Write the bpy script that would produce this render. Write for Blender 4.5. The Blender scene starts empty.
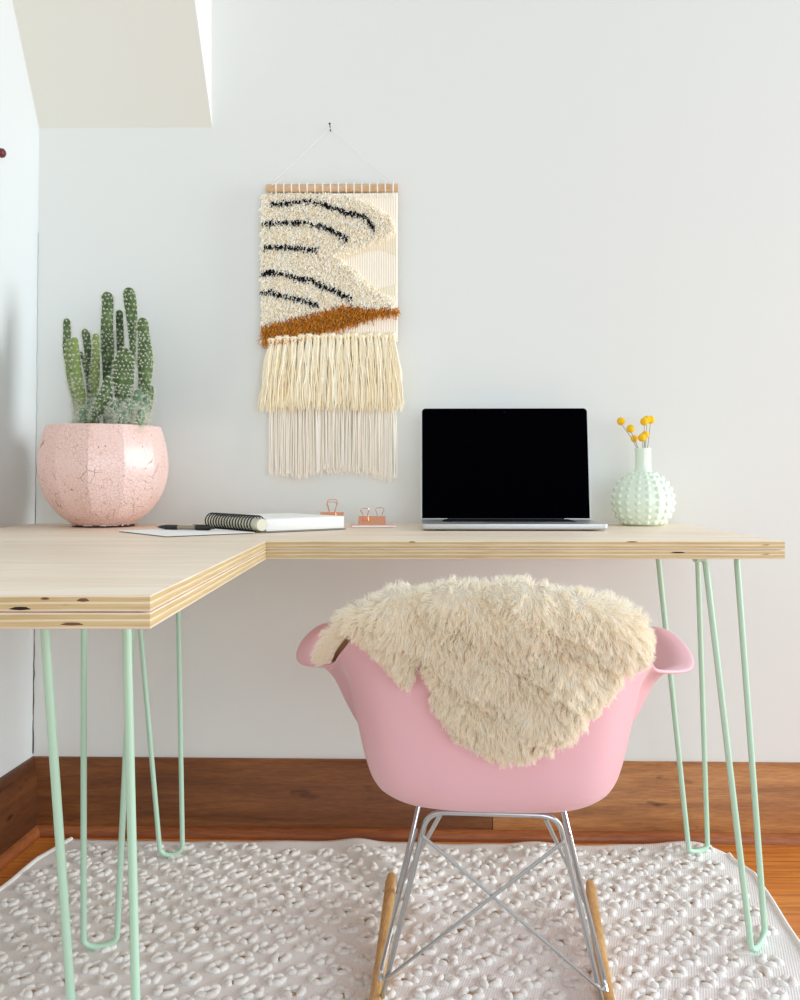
import bpy, bmesh, math, random
import numpy as np
from mathutils import Vector, Matrix
random.seed(7); rng = np.random.default_rng(7)
C = bpy.context.scene.collection
PI = math.pi

# ------------------------------------------------------------------ camera, light, exposure
F, CX, YH, HC = 930.0, 400.0, 478.0, 0.856          # focal length in pixels, horizon row, eye height
cam_data = bpy.data.cameras.new('camera'); cam = bpy.data.objects.new('camera', cam_data); C.objects.link(cam)
cam_data.sensor_fit = 'HORIZONTAL'; cam_data.sensor_width = 36.0
cam_data.lens = 36.0 * F / 800.0; cam_data.shift_y = (YH - 500.0) / 800.0
cam_data.clip_start = 0.02
cam.location = (0, 0, HC); cam.rotation_euler = (PI / 2, 0, 0)
bpy.context.scene.camera = cam

world = bpy.data.worlds.new('world'); bpy.context.scene.world = world
world.use_nodes = True
bg = world.node_tree.nodes['Background']
bg.inputs[0].default_value = (0.90, 0.96, 1.0, 1); bg.inputs[1].default_value = 0.62

def area(name, loc, aim, w, h, power, col):
    l = bpy.data.lights.new(name, 'AREA'); l.shape = 'RECTANGLE'; l.size = w; l.size_y = h
    l.energy = power; l.color = col
    o = bpy.data.objects.new(name, l); C.objects.link(o); o.location = loc
    o.rotation_euler = (Vector(aim) - Vector(loc)).to_track_quat('-Z', 'Y').to_euler()
    return o
area('window_daylight', (5.0, 1.30, 1.50), (0.2, 1.85, 0.75), 1.6, 2.2, 194, (0.90, 0.96, 1.0))
area('rear_fill_light', (1.6, -2.8, 1.10), (0.5, 2.2, 0.50), 3.0, 1.9, 62, (0.76, 0.89, 1.0))  # unseen fill lamp added behind the camera to brighten the wall under the desk
cy = bpy.context.scene.cycles
cy.max_bounces = 24; cy.diffuse_bounces = 16; cy.glossy_bounces = 6; cy.transmission_bounces = 16

vs = bpy.context.scene.view_settings
vs.view_transform = 'Standard'; vs.look = 'None'; vs.gamma = 1.0; vs.use_curve_mapping = False
vs.exposure = 0.05

# ------------------------------------------------------------------ helpers
def px(x, y, Z):                                     # a pixel of the photograph at a depth -> a point
    return Vector(((x - CX) / F * Z, Z, HC - (y - YH) / F * Z))

def lin(c):
    return tuple(((v / 255) / 12.92 if v / 255 <= 0.04045 else ((v / 255 + 0.055) / 1.055) ** 2.4) for v in c) + (1,)

def mat(name, col, rough=0.6, metal=0.0, spec=0.5, coat=0.0):
    m = bpy.data.materials.new(name); m.use_nodes = True
    b = m.node_tree.nodes['Principled BSDF']
    b.inputs['Base Color'].default_value = lin(col); b.inputs['Roughness'].default_value = rough
    b.inputs['Metallic'].default_value = metal; b.inputs['Specular IOR Level'].default_value = spec
    b.inputs['Coat Weight'].default_value = coat
    return m

class NT:                                            # small node helper
    def __init__(s, m): s.t = m.node_tree; s.b = s.t.nodes['Principled BSDF']
    def n(s, kind, **kw):
        k = s.t.nodes.new(kind)
        for a, v in kw.items():
            if hasattr(k, a): setattr(k, a, v)
            else: k.inputs[a.replace('_', ' ')].default_value = v
        return k
    def l(s, a, b): s.t.links.new(a, b)
    def coords(s, scale, rot=(0, 0, 0)):
        tc = s.n('ShaderNodeTexCoord'); mp = s.n('ShaderNodeMapping'); mp.inputs['Scale'].default_value = scale
        mp.inputs['Rotation'].default_value = rot
        s.l(tc.outputs['Object'], mp.inputs['Vector']); return mp.outputs['Vector']
    def noise(s, vec, scale, detail=4, rough=0.5, dist=0):
        k = s.n('ShaderNodeTexNoise'); k.inputs['Scale'].default_value = scale; k.inputs['Detail'].default_value = detail
        k.inputs['Roughness'].default_value = rough; k.inputs['Distortion'].default_value = dist
        s.l(vec, k.inputs['Vector']); return k.outputs['Fac']
    def ramp(s, fac, stops):
        r = s.n('ShaderNodeValToRGB'); e = r.color_ramp.elements
        while len(e) < len(stops): e.new(0.5)
        for q, (p, c) in zip(e, stops): q.position = p; q.color = lin(c)
        s.l(fac, r.inputs['Fac']); return r.outputs['Color']
    def mix(s, fac, a, b, mode='MIX'):
        k = s.n('ShaderNodeMix', data_type='RGBA', blend_type=mode)
        for v, i in ((fac, 0), (a, 6), (b, 7)):
            if hasattr(v, 'is_output'): s.l(v, k.inputs[i])
            else: k.inputs[i].default_value = v
        return k.outputs[2]
    def math(s, op, a, b=0.0, clamp=False):
        k = s.n('ShaderNodeMath', operation=op); k.use_clamp = clamp
        for v, i in ((a, 0), (b, 1)):
            if hasattr(v, 'is_output'): s.l(v, k.inputs[i])
            else: k.inputs[i].default_value = v
        return k.outputs[0]
    def bump(s, h, strength, dist=0.002):
        k = s.n('ShaderNodeBump'); k.inputs['Strength'].default_value = strength; k.inputs['Distance'].default_value = dist
        s.l(h, k.inputs['Height']); s.l(k.outputs['Normal'], s.b.inputs['Normal'])
    def col(s, c): s.l(c, s.b.inputs['Base Color'])

def link(name, me, m, parent=None, smooth=True):
    o = bpy.data.objects.new(name, me); C.objects.link(o)
    for q in (m if isinstance(m, (list, tuple)) else [m]): me.materials.append(q)
    if smooth and len(me.polygons): me.polygons.foreach_set('use_smooth', [True] * len(me.polygons))
    if parent: o.parent = parent
    return o

def pyd(name, v, f, m, parent=None, smooth=True):
    me = bpy.data.meshes.new(name); me.from_pydata([tuple(q) for q in v], [], [tuple(q) for q in f]); me.update()
    return link(name, me, m, parent, smooth)

def npmesh(name, V, Q, m, parent=None, mi=None, smooth=True):     # vertices, quads as arrays
    me = bpy.data.meshes.new(name); V = np.asarray(V, np.float32); Q = np.asarray(Q, np.int32); k = Q.shape[1]
    me.vertices.add(len(V)); me.vertices.foreach_set('co', V.ravel())
    me.loops.add(Q.size); me.loops.foreach_set('vertex_index', Q.ravel())
    me.polygons.add(len(Q)); me.polygons.foreach_set('loop_start', np.arange(0, Q.size, k, dtype=np.int32))
    o = link(name, me, m, parent, False)
    if mi is not None: me.polygons.foreach_set('material_index', np.asarray(mi, np.int32))
    me.polygons.foreach_set('use_smooth', np.full(len(Q), smooth))
    me.update(calc_edges=True); me.validate(); return o

def bmobj(name, bm, m, parent=None, smooth=True):
    bmesh.ops.recalc_face_normals(bm, faces=bm.faces)
    me = bpy.data.meshes.new(name); bm.to_mesh(me); bm.free()
    o = link(name, me, m, parent, smooth)
    if smooth:
        try: me.set_sharp_from_angle(angle=math.radians(38))
        except Exception: pass
    return o

def box(bm, lo, hi, bev=0.0, seg=2, rot=None, piv=None):
    r = bmesh.ops.create_cube(bm, size=1.0); vs_ = r['verts']
    c = [(a + b) / 2 for a, b in zip(lo, hi)]; s = [b - a for a, b in zip(lo, hi)]
    bmesh.ops.scale(bm, vec=s, verts=vs_); bmesh.ops.translate(bm, vec=c, verts=vs_)
    if bev:
        es = list({e for v in vs_ for e in v.link_edges})
        r = bmesh.ops.bevel(bm, geom=es, offset=bev, segments=seg, affect='EDGES', profile=0.5)
        vs_ = list({v for f in r['faces'] for v in f.verts} | {v for v in vs_ if v.is_valid})
    if rot is not None: bmesh.ops.rotate(bm, cent=piv or c, matrix=rot, verts=vs_)
    return vs_

def smooth_path(pts, n=8, closed=False):
    P = [Vector(p) for p in pts]; out = []
    m = len(P)
    for i in range(m if closed else m - 1):
        if closed: p0, p1, p2, p3 = P[i - 1], P[i], P[(i + 1) % m], P[(i + 2) % m]
        else: p0, p1, p2, p3 = P[max(i - 1, 0)], P[i], P[i + 1], P[min(i + 2, m - 1)]
        for k in range(n):
            t = k / n
            out.append(0.5 * ((2 * p1) + (p2 - p0) * t + (2 * p0 - 5 * p1 + 4 * p2 - p3) * t * t + (3 * p1 - p0 - 3 * p2 + p3) * t ** 3))
    if not closed: out.append(P[-1])
    return out

def fillet(pts, r, n=6):                              # polyline with rounded corners
    P = [Vector(p) for p in pts]; out = [P[0]]
    for a, b, c in zip(P, P[1:], P[2:]):
        u = (a - b); v = (c - b); d = min(r, u.length * 0.48, v.length * 0.48)
        s, e = b + u.normalized() * d, b + v.normalized() * d
        for k in range(n + 1):
            t = k / n; out.append(s * (1 - t) ** 2 + b * 2 * t * (1 - t) + e * t * t)
    out.append(P[-1]); return out

def tube(bm, pts, rad, sides=10, caps=True, closed=False):
    P = [Vector(p) for p in pts]; n = len(P); rs = rad if isinstance(rad, (list, tuple)) else [rad] * n
    T = []
    for i in range(n):
        a = P[i - 1] if (i or closed) else P[0]; b = P[(i + 1) % n] if (i < n - 1 or closed) else P[-1]
        T.append((b - a).normalized())
    up = Vector((0, 0, 1)) if abs(T[0].z) < 0.9 else Vector((1, 0, 0))
    N = (up - T[0] * up.dot(T[0])).normalized(); rings = []
    for i in range(n):
        N = (N - T[i] * N.dot(T[i])).normalized(); B = T[i].cross(N)
        rings.append([bm.verts.new(P[i] + (N * math.cos(a) + B * math.sin(a)) * rs[i]) for a in (2 * PI * k / sides for k in range(sides))])
    for i in range(n if closed else n - 1):
        A, B_ = rings[i], rings[(i + 1) % n]
        for k in range(sides):
            bm.faces.new((A[k], A[(k + 1) % sides], B_[(k + 1) % sides], B_[k]))
    if caps and not closed:
        bm.faces.new(list(reversed(rings[0]))); bm.faces.new(rings[-1])

def lathe(bm, prof, seg=32, mod=None):               # profile (r, z); mod(angle) scales the radius
    rings = []
    for r, z in prof:
        rings.append([bm.verts.new(((r * (mod(a, z) if mod else 1)) * math.cos(a), (r * (mod(a, z) if mod else 1)) * math.sin(a), z)) for a in (2 * PI * k / seg for k in range(seg))])
    for A, B in zip(rings, rings[1:]):
        for k in range(seg): bm.faces.new((A[k], A[(k + 1) % seg], B[(k + 1) % seg], B[k]))
    return rings

def norm(a): return a / np.maximum(np.linalg.norm(a, axis=-1, keepdims=True), 1e-9)

def tufts(base, d, length, rad, segs=3, sides=3, curl=0.0, droop=0.0, tip=0.25, freq=1.0):
    """arrays -> verts, quads of many little tapered yarn tubes"""
    n = len(base); base = np.asarray(base, float); d = norm(np.asarray(d, float))
    length = np.broadcast_to(length, n).astype(float); rad = np.broadcast_to(rad, n).astype(float)
    a = norm(np.cross(d, norm(rng.normal(size=(n, 3))))); b = np.cross(d, a)
    ph = rng.uniform(0, 2 * PI, n); t = np.linspace(0, 1, segs + 1)
    rings = []
    for ti in t:
        w = curl * length * ti
        c = base + d * (length * ti)[:, None] + a * (w * np.sin(ph + ti * 5 * freq))[:, None] + b * (w * np.cos(ph * 1.7 + ti * 4 * freq))[:, None]
        c[:, 2] -= droop * length * ti * ti
        r = rad * (1 - (1 - tip) * ti ** 1.5)
        for k in range(sides):
            an = 2 * PI * k / sides
            rings.append(c + (a * math.cos(an) + b * math.sin(an)) * r[:, None])
    V = np.stack(rings, 1).reshape(-1, 3); per = (segs + 1) * sides
    q = []
    for s in range(segs):
        for k in range(sides):
            q.append((s * sides + k, s * sides + (k + 1) % sides, (s + 1) * sides + (k + 1) % sides, (s + 1) * sides + k))
    if sides == 4: q.append(tuple(segs * 4 + k for k in range(4)))
    q = np.array(q); Q = (q[None] + (np.arange(n) * per)[:, None, None]).reshape(-1, 4)
    return V, Q, len(q)

def tag(o, label=None, cat=None, group=None, kind=None):
    if label: o['label'] = label
    if cat: o['category'] = cat
    if group: o['group'] = group
    if kind: o['kind'] = kind
    return o

def empty(name, loc, rz=0.0):
    o = bpy.data.objects.new(name, None); C.objects.link(o); o.location = loc; o.rotation_euler = (0, 0, rz); o.empty_display_size = 0.05
    return o

def local(parent_loc, rz, p):                         # world point -> local coordinates of a root
    return Matrix.Rotation(-rz, 3, 'Z') @ (Vector(p) - Vector(parent_loc))

# ------------------------------------------------------------------ materials
M = {}
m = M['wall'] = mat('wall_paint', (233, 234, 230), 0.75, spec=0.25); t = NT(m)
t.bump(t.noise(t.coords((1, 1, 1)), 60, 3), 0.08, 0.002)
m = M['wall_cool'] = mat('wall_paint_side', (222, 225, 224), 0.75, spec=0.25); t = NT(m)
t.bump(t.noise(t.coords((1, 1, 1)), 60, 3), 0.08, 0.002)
M['ceiling'] = mat('ceiling_paint', (232, 230, 220), 0.8, spec=0.2)
M['crack'] = mat('crack_dark', (70, 62, 58), 0.9)

def wood(name, stops, scale, rough=0.45, nscale=3.0, bump=0.15, knots=0.0):
    m = mat(name, stops[0][1], rough, spec=0.35); t = NT(m); v = t.coords(scale)
    f = t.noise(v, nscale, 6, 0.62, 0.6); c = t.ramp(f, stops)
    fine = t.noise(t.coords(tuple(s * 4 for s in scale)), nscale * 3, 4, 0.6)
    c = t.mix(0.35, c, t.ramp(fine, [(0.3, (90, 70, 55)), (0.62, (255, 255, 255))]), 'MULTIPLY')
    if knots:
        k = t.noise(t.coords((2.2, 2.2, 6)), 5.0, 2, 0.5); kk = t.ramp(k, [(0.66, (255, 255, 255)), (0.74, (95, 70, 55))])
        c = t.mix(knots, c, kk, 'MULTIPLY')
    t.col(c); t.bump(f, bump, 0.002); return m
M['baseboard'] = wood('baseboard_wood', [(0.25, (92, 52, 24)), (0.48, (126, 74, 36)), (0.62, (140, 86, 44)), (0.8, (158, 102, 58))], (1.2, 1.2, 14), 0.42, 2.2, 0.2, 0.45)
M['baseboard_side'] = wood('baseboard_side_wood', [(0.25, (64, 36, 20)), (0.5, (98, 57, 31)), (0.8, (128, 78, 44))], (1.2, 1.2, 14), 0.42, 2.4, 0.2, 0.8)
M['quarter'] = wood('quarter_round_wood', [(0.25, (124, 66, 36)), (0.5, (164, 96, 54)), (0.8, (186, 116, 70))], (1.2, 3, 14), 0.35, 2.2, 0.1)
m = M['floor'] = mat('floor_boards', (170, 100, 45), 0.34, spec=0.45); t = NT(m); v = t.coords((1, 1, 1))
br = t.n('ShaderNodeTexBrick'); t.l(v, br.inputs['Vector']); br.offset = 0.37
for k, q in (('Scale', 1.0), ('Mortar Size', 0.0009), ('Brick Width', 3.1), ('Row Height', 0.083), ('Bias', 0.0)): br.inputs[k].default_value = q
br.inputs['Color1'].default_value = lin((232, 156, 76)); br.inputs['Color2'].default_value = lin((214, 130, 58)); br.inputs['Mortar'].default_value = lin((104, 56, 24))
g = t.noise(t.coords((1.5, 26, 1)), 3, 6, 0.62, 0.5)
t.col(t.mix(0.75, br.outputs['Color'], t.ramp(g, [(0.28, (170, 130, 96)), (0.62, (255, 250, 240))]), 'MULTIPLY')); t.bump(br.outputs['Fac'], -0.3, 0.001)

m = M['birch'] = mat('birch_veneer', (226, 205, 178), 0.42, spec=0.4); t = NT(m)
f = t.noise(t.coords((1.2, 9, 1)), 2.6, 6, 0.6, 0.8)
t.col(t.ramp(f, [(0.25, (228, 206, 180)), (0.5, (238, 219, 197)), (0.75, (244, 231, 213))])); t.bump(f, 0.04, 0.001)
m = M['ply_edge'] = mat('plywood_edge', (205, 180, 135), 0.6, spec=0.25); t = NT(m)
tc = t.n('ShaderNodeTexCoord'); sp = t.n('ShaderNodeSeparateXYZ'); t.l(tc.outputs['Object'], sp.inputs[0])
wob = t.noise(t.coords((2.2, 2.2, 1)), 4, 3)
zz = t.math('MULTIPLY_ADD', sp.outputs['Z'], 1 / 0.0158); zz.node.inputs[2].default_value = 0.0
zz = t.math('ADD', zz, t.math('MULTIPLY', t.math('SUBTRACT', wob, 0.5), 0.10))
lay = t.ramp(zz, [(0.0, (206, 178, 138)), (0.07, (238, 226, 204)), (0.15, (230, 214, 186)), (0.19, (208, 184, 136)), (0.44, (216, 194, 146)), (0.47, (236, 222, 194)),
                  (0.56, (228, 210, 176)), (0.60, (206, 180, 130)), (0.84, (212, 188, 140)), (0.87, (242, 232, 212)), (1.0, (236, 222, 198))])
st = t.noise(t.coords((5, 5, 160)), 2.2, 5, 0.6)
c = t.mix(0.5, lay, t.ramp(st, [(0.3, (206, 186, 160)), (0.6, (255, 255, 255))]), 'MULTIPLY')
kn = t.noise(t.coords((14, 14, 110)), 1.35, 2, 0.4)
c = t.mix(1.0, c, t.ramp(kn, [(0.74, (255, 255, 255)), (0.80, (176, 140, 104)), (0.86, (110, 76, 52))]), 'MULTIPLY')
t.col(c)
M['void'] = mat('plywood_void', (44, 28, 20), 0.9)
M['knot'] = mat('plywood_knot', (120, 80, 48), 0.8)
M['mint'] = mat('mint_enamel', (188, 223, 199), 0.35, spec=0.5)
M['steel'] = mat('zinc_rod', (198, 203, 206), 0.28, metal=1.0)
M['alu'] = mat('aluminium', (205, 206, 207), 0.38, metal=0.85)
M['screen'] = mat('black_glass', (3, 3, 5), 0.55, spec=0.0)
M['key'] = mat('black_keys', (16, 16, 18), 0.5, spec=0.2)
M['trackpad'] = mat('trackpad_glass', (176, 178, 180), 0.3, metal=0.6)
M['pink'] = mat('pink_plastic', (240, 190, 199), 0.36, spec=0.5)
M['rocker'] = wood('maple_rocker', [(0.3, (196, 146, 86)), (0.5, (216, 170, 108)), (0.75, (230, 188, 128))], (14, 2, 14), 0.4, 2, 0.05)
M['rubber'] = mat('rubber_mount', (28, 27, 27), 0.6)
M['mintvase'] = mat('mint_glaze', (230, 242, 223), 0.22, spec=0.5, coat=0.3)
M['yellow'] = mat('yellow_flower', (244, 190, 34), 0.8, spec=0.1); t = NT(M['yellow'])
vo = t.n('ShaderNodeTexVoronoi'); vo.inputs['Scale'].default_value = 700; t.l(t.coords((1, 1, 1)), vo.inputs['Vector'])
t.col(t.ramp(vo.outputs['Distance'], [(0.1, (255, 216, 70)), (0.7, (244, 184, 30))])); t.bump(vo.outputs['Distance'], -0.6, 0.002)
M['stem'] = mat('dry_stem', (168, 166, 140), 0.7)
m = M['pot'] = mat('crackle_glaze', (232, 186, 176), 0.36, spec=0.45, coat=0.08); t = NT(m); v = t.coords((1, 1, 1))
wv = t.n('ShaderNodeTexNoise'); wv.inputs['Scale'].default_value = 40; t.l(v, wv.inputs['Vector'])
vm = t.n('ShaderNodeVectorMath', operation='SCALE'); t.l(wv.outputs['Color'], vm.inputs[0]); vm.inputs['Scale'].default_value = 0.012
va = t.n('ShaderNodeVectorMath', operation='ADD'); t.l(v, va.inputs[0]); t.l(vm.outputs[0], va.inputs[1])
def cracks(scale, w):
    k = t.n('ShaderNodeTexVoronoi', feature='DISTANCE_TO_EDGE'); k.inputs['Scale'].default_value = scale; t.l(va.outputs[0], k.inputs['Vector'])
    return t.ramp(k.outputs['Distance'], [(0.0, (0, 0, 0)), (w, (255, 255, 255))])
tone = t.ramp(t.noise(v, 6, 4), [(0.3, (232, 194, 182)), (0.55, (238, 206, 197)), (0.75, (243, 216, 209))])
c1 = t.mix(cracks(125, 0.075), lin((198, 146, 134)), tone)
patch = t.ramp(t.noise(v, 9, 3), [(0.30, (60, 60, 60)), (0.5, (255, 255, 255))])
c1 = t.mix(t.math('MULTIPLY', patch, 0.75), tone, c1)
big = t.ramp(t.noise(v, 14, 2), [(0.56, (0, 0, 0)), (0.62, (255, 255, 255))])
c2 = t.mix(t.math('MULTIPLY', t.math('SUBTRACT', 1.0, cracks(26, 0.018)), big), c1, lin((110, 76, 70)))
dots = t.ramp(t.noise(v, 170, 2), [(0.70, (0, 0, 0)), (0.74, (255, 255, 255))])
t.col(t.mix(dots, c2, lin((98, 66, 58))))
M['pot_raw'] = mat('raw_clay', (214, 190, 178), 0.9)
M['pot_chip'] = mat('dark_clay', (70, 50, 44), 0.9)
M['soil'] = mat('potting_soil', (84, 70, 58), 0.95)
m = M['cactus'] = mat('cactus_skin', (92, 124, 68), 0.6, spec=0.3); t = NT(m)
t.col(t.ramp(t.noise(t.coords((1, 1, 1)), 45, 4), [(0.3, (58, 78, 46)), (0.55, (82, 104, 60)), (0.75, (112, 132, 84))]))
M['cactus_light'] = mat('cactus_young_skin', (124, 142, 78), 0.6, spec=0.3)
M['cactus_grey'] = mat('cactus_old_skin', (104, 130, 104), 0.7, spec=0.2)
M['spine'] = mat('cactus_spines', (226, 226, 208), 0.8, spec=0.1)
M['dowel'] = wood('dowel_wood', [(0.3, (226, 186, 144)), (0.6, (240, 204, 166)), (0.8, (244, 214, 180))], (3, 20, 20), 0.5, 3, 0.03)
M['cord'] = mat('cotton_cord', (240, 236, 226), 0.9, spec=0.1)
M['weave'] = mat('cotton_weave', (255, 246, 230), 0.95, spec=0.05)
M['weave_tan'] = mat('tan_weave', (246, 234, 208), 0.95, spec=0.05)
M['y_cream'] = mat('cream_yarn', (254, 248, 232), 0.95, spec=0.05)
M['y_white'] = mat('white_yarn', (255, 253, 246), 0.95, spec=0.05)
M['y_beige'] = mat('beige_yarn', (246, 232, 204), 0.95, spec=0.05)
M['y_grey'] = mat('grey_yarn', (232, 228, 220), 0.95, spec=0.05)
M['y_black'] = mat('black_yarn', (24, 26, 32), 0.95, spec=0.05)
M['y_rust'] = mat('rust_yarn', (214, 142, 52), 0.95, spec=0.05)
M['y_brown'] = mat('brown_yarn', (178, 112, 42), 0.95, spec=0.05)
M['y_fringe'] = mat('ecru_yarn', (254, 243, 214), 0.95, spec=0.05)
M['y_fringe2'] = mat('ecru_yarn_light', (255, 249, 232), 0.95, spec=0.05)
M['y_low'] = mat('ivory_yarn', (255, 248, 238), 0.95, spec=0.05)
M['y_low2'] = mat('ivory_yarn_dark', (250, 243, 230), 0.95, spec=0.05)
M['nail'] = mat('nail_metal', (70, 68, 66), 0.4, metal=0.8)
def wool(name, col):
    m = mat(name, col, 0.9, spec=0.1); b = m.node_tree.nodes['Principled BSDF']
    tr = m.node_tree.nodes.new('ShaderNodeBsdfTranslucent'); tr.inputs[0].default_value = lin(col)
    mx = m.node_tree.nodes.new('ShaderNodeMixShader'); mx.inputs[0].default_value = 0.4
    out = m.node_tree.nodes['Material Output']
    m.node_tree.links.new(b.outputs[0], mx.inputs[1]); m.node_tree.links.new(tr.outputs[0], mx.inputs[2]); m.node_tree.links.new(mx.outputs[0], out.inputs[0])
    return m
M['wool'] = wool('sheep_wool', (255, 253, 247)); M['wool2'] = wool('sheep_wool_warm', (255, 250, 238)); M['wool3'] = wool('sheep_wool_root', (254, 240, 212))
M['hide'] = mat('suede_hide', (196, 160, 128), 0.95, spec=0.05)
m = M['rug'] = mat('rug_ground', (226, 220, 210), 0.95, spec=0.05); t = NT(m)
w1 = t.n('ShaderNodeTexWave', bands_direction='X'); w1.inputs['Scale'].default_value = 70; w1.inputs['Distortion'].default_value = 1.2; w1.inputs['Detail'].default_value = 2
t.l(t.coords((1, 1, 1), (0, 0, 0.3)), w1.inputs['Vector'])
gg = t.noise(t.coords((1, 1, 1)), 260, 3)
t.col(t.mix(0.5, t.ramp(w1.outputs['Fac'], [(0.1, (230, 230, 228)), (0.7, (245, 246, 246))]), t.ramp(gg, [(0.3, (226, 223, 218)), (0.7, (250, 249, 247))])))
t.bump(t.math('ADD', w1.outputs['Fac'], gg), 0.3, 0.0015)
M['loop1'] = mat('rug_loop_ivory', (238, 237, 233), 0.95, spec=0.05); M['loop2'] = mat('rug_loop_sand', (228, 225, 219), 0.95, spec=0.05); M['hollow_shade'] = mat('rug_hollow_shade', (168, 142, 112), 0.95, spec=0.05)  # the tan one is painted shade for the tuft hollows
for k_ in ('loop1', 'loop2'):
    t = NT(M[k_]); t.bump(t.noise(t.coords((1, 1, 1)), 320, 4, 0.7), 0.4, 0.003)
M['paper'] = mat('white_paper', (246, 246, 244), 0.7, spec=0.2); M['board'] = mat('grey_board', (150, 140, 128), 0.8)
m = M['pages'] = mat('page_block', (244, 243, 240), 0.8, spec=0.1); t = NT(m)
w2 = t.n('ShaderNodeTexWave', bands_direction='Z'); w2.inputs['Scale'].default_value = 380; t.l(t.coords((1, 1, 1)), w2.inputs['Vector'])
t.col(t.ramp(w2.outputs['Fac'], [(0.2, (226, 224, 220)), (0.6, (248, 247, 245))]))
M['ivory'] = mat('ivory_card', (222, 218, 196), 0.7)
M['black'] = mat('black_plastic', (18, 18, 20), 0.35); M['smoke'] = mat('bronze_barrel', (150, 138, 122), 0.3, metal=0.4)
M['wire'] = mat('black_wire', (22, 22, 24), 0.4)
M['copper'] = mat('copper', (246, 176, 138), 0.18, metal=1.0); M['note'] = mat('pink_note', (240, 190, 182), 0.8); M['note_side'] = mat('note_side', (244, 236, 230), 0.8)
M['red'] = mat('dark_red_paint', (104, 30, 34), 0.4)

# ------------------------------------------------------------------ the room
def wy(x): return 2.25 - (x + 0.873) * 0.027          # front face of the back wall
YAWB = math.atan(0.027)
def lx(y, z): return -0.889 + (z - 0.183) * 0.0105 - 0.059 * (2.25 - y)   # face of the slightly leaning left wall
def prism(name, front, back, m, kind='structure'):    # quad front + quad back -> closed slab
    v = list(front) + list(back)
    o = pyd(name, v, [(0, 1, 2, 3), (7, 6, 5, 4), (0, 4, 5, 1), (1, 5, 6, 2), (2, 6, 7, 3), (3, 7, 4, 0)], m, None, False)
    bm = bmesh.new(); bm.from_mesh(o.data); bmesh.ops.recalc_face_normals(bm, faces=bm.faces); bm.to_mesh(o.data); bm.free()
    o['kind'] = kind; return o
XL, XR, ZT = -1.02, 2.7, 2.55
prism('wall_back', [(XL, wy(XL), 0), (XR, wy(XR), 0), (XR, wy(XR), ZT), (XL, wy(XL), ZT)], [(XL, wy(XL) + .12, 0), (XR, wy(XR) + .12, 0), (XR, wy(XR) + .12, ZT), (XL, wy(XL) + .12, ZT)], M['wall'])
Y0, Y1 = -1.6, wy(-0.88)
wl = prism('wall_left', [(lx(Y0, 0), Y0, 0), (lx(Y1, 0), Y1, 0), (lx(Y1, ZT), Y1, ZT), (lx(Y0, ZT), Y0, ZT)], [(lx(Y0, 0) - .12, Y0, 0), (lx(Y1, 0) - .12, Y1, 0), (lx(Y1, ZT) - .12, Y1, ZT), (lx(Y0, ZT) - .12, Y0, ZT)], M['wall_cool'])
bm = bmesh.new(); pts = []
for k in range(60):
    z = 1.45 - 1.26 * k / 59; pts.append((lx(Y1, z) + 0.0012 + random.uniform(-.0012, .0012), wy(-0.88) - 0.001, z))
tube(bm, pts, [0.0002 + 0.0012 * max(0, (k - 20) / 39) * random.uniform(.3, 1.2) for k in range(60)], 5)
bmobj('corner_crack', bm, M['crack'], wl)
bm = bmesh.new(); box(bm, (-1.4, -1.6, -0.06), (2.75, 2.4, 0.0)); tag(bmobj('floor', bm, M['floor'], None, False), kind='structure')
# sloped ceiling over the corner, ending in an upright cheek
d = Vector((-0.08, -1, 1.67)); k_ = (2.55 - 1.703) / 1.67
A0 = Vector((-1.0, wy(-1.0), 1.703)); B0 = Vector((-0.452, wy(-0.452), 1.7)); A1, B1 = A0 + d * k_, B0 + d * k_
off = Vector((0, .03, 0))
o = pyd('ceiling', [A0 + off, B0 + off, A0, B0, A1, B1, A1 + Vector((0, 1, 0)) * (A0.y + .03 - A1.y), Vector((B0.x, B0.y + .03, B1.z))],
        [(2, 3, 5, 4), (0, 2, 4, 6), (1, 7, 5, 3), (0, 1, 3, 2), (4, 5, 7, 6), (0, 6, 7, 1)], [M['ceiling'], M['wall']], None, False)
o.data.polygons[2].material_index = 1
o['kind'] = 'structure'

def run(name, prof, path, m):                          # extrude a profile (out, z) along a wall line
    (p0, n0), (p1, n1) = path
    v = [tuple(Vector(p) + Vector(nn) * a + Vector((0, 0, b))) for p, nn in ((p0, n0), (p1, n1)) for a, b in prof]
    n = len(prof); f = [(i, (i + 1) % n, n + (i + 1) % n, n + i) for i in range(n)] + [tuple(range(n - 1, -1, -1)), tuple(range(n, 2 * n))]
    bm = bmesh.new(); vv = [bm.verts.new(q) for q in v]
    for q in f: bm.faces.new([vv[i] for i in q])
    o = bmobj(name, bm, m, None, True); o['kind'] = 'structure'; return o
BB = [(0, 0), (.020, 0), (.020, .148), (.017, .152), (.017, .156), (.0135, .166), (.011, .176), (.008, .182), (0, .183)]
QR = [(.0, .0), (.036, .0), (.036, .006), (.034, .013), (.030, .019), (.022, .0235), (.0, .024)]
xa, xs = lx(wy(-.889), 0.1) + .002, 0.2195
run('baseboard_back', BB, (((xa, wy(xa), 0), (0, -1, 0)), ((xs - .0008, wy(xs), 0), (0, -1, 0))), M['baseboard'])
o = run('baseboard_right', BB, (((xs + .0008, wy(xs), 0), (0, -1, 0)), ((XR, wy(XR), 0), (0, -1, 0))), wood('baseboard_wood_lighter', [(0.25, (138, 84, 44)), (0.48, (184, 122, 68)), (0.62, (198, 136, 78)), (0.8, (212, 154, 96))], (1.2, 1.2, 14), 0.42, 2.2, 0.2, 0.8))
run('trim_1', QR, (((xa, wy(xa), 0), (0, -1, 0)), ((XR, wy(XR), 0), (0, -1, 0))), M['quarter'])
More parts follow.
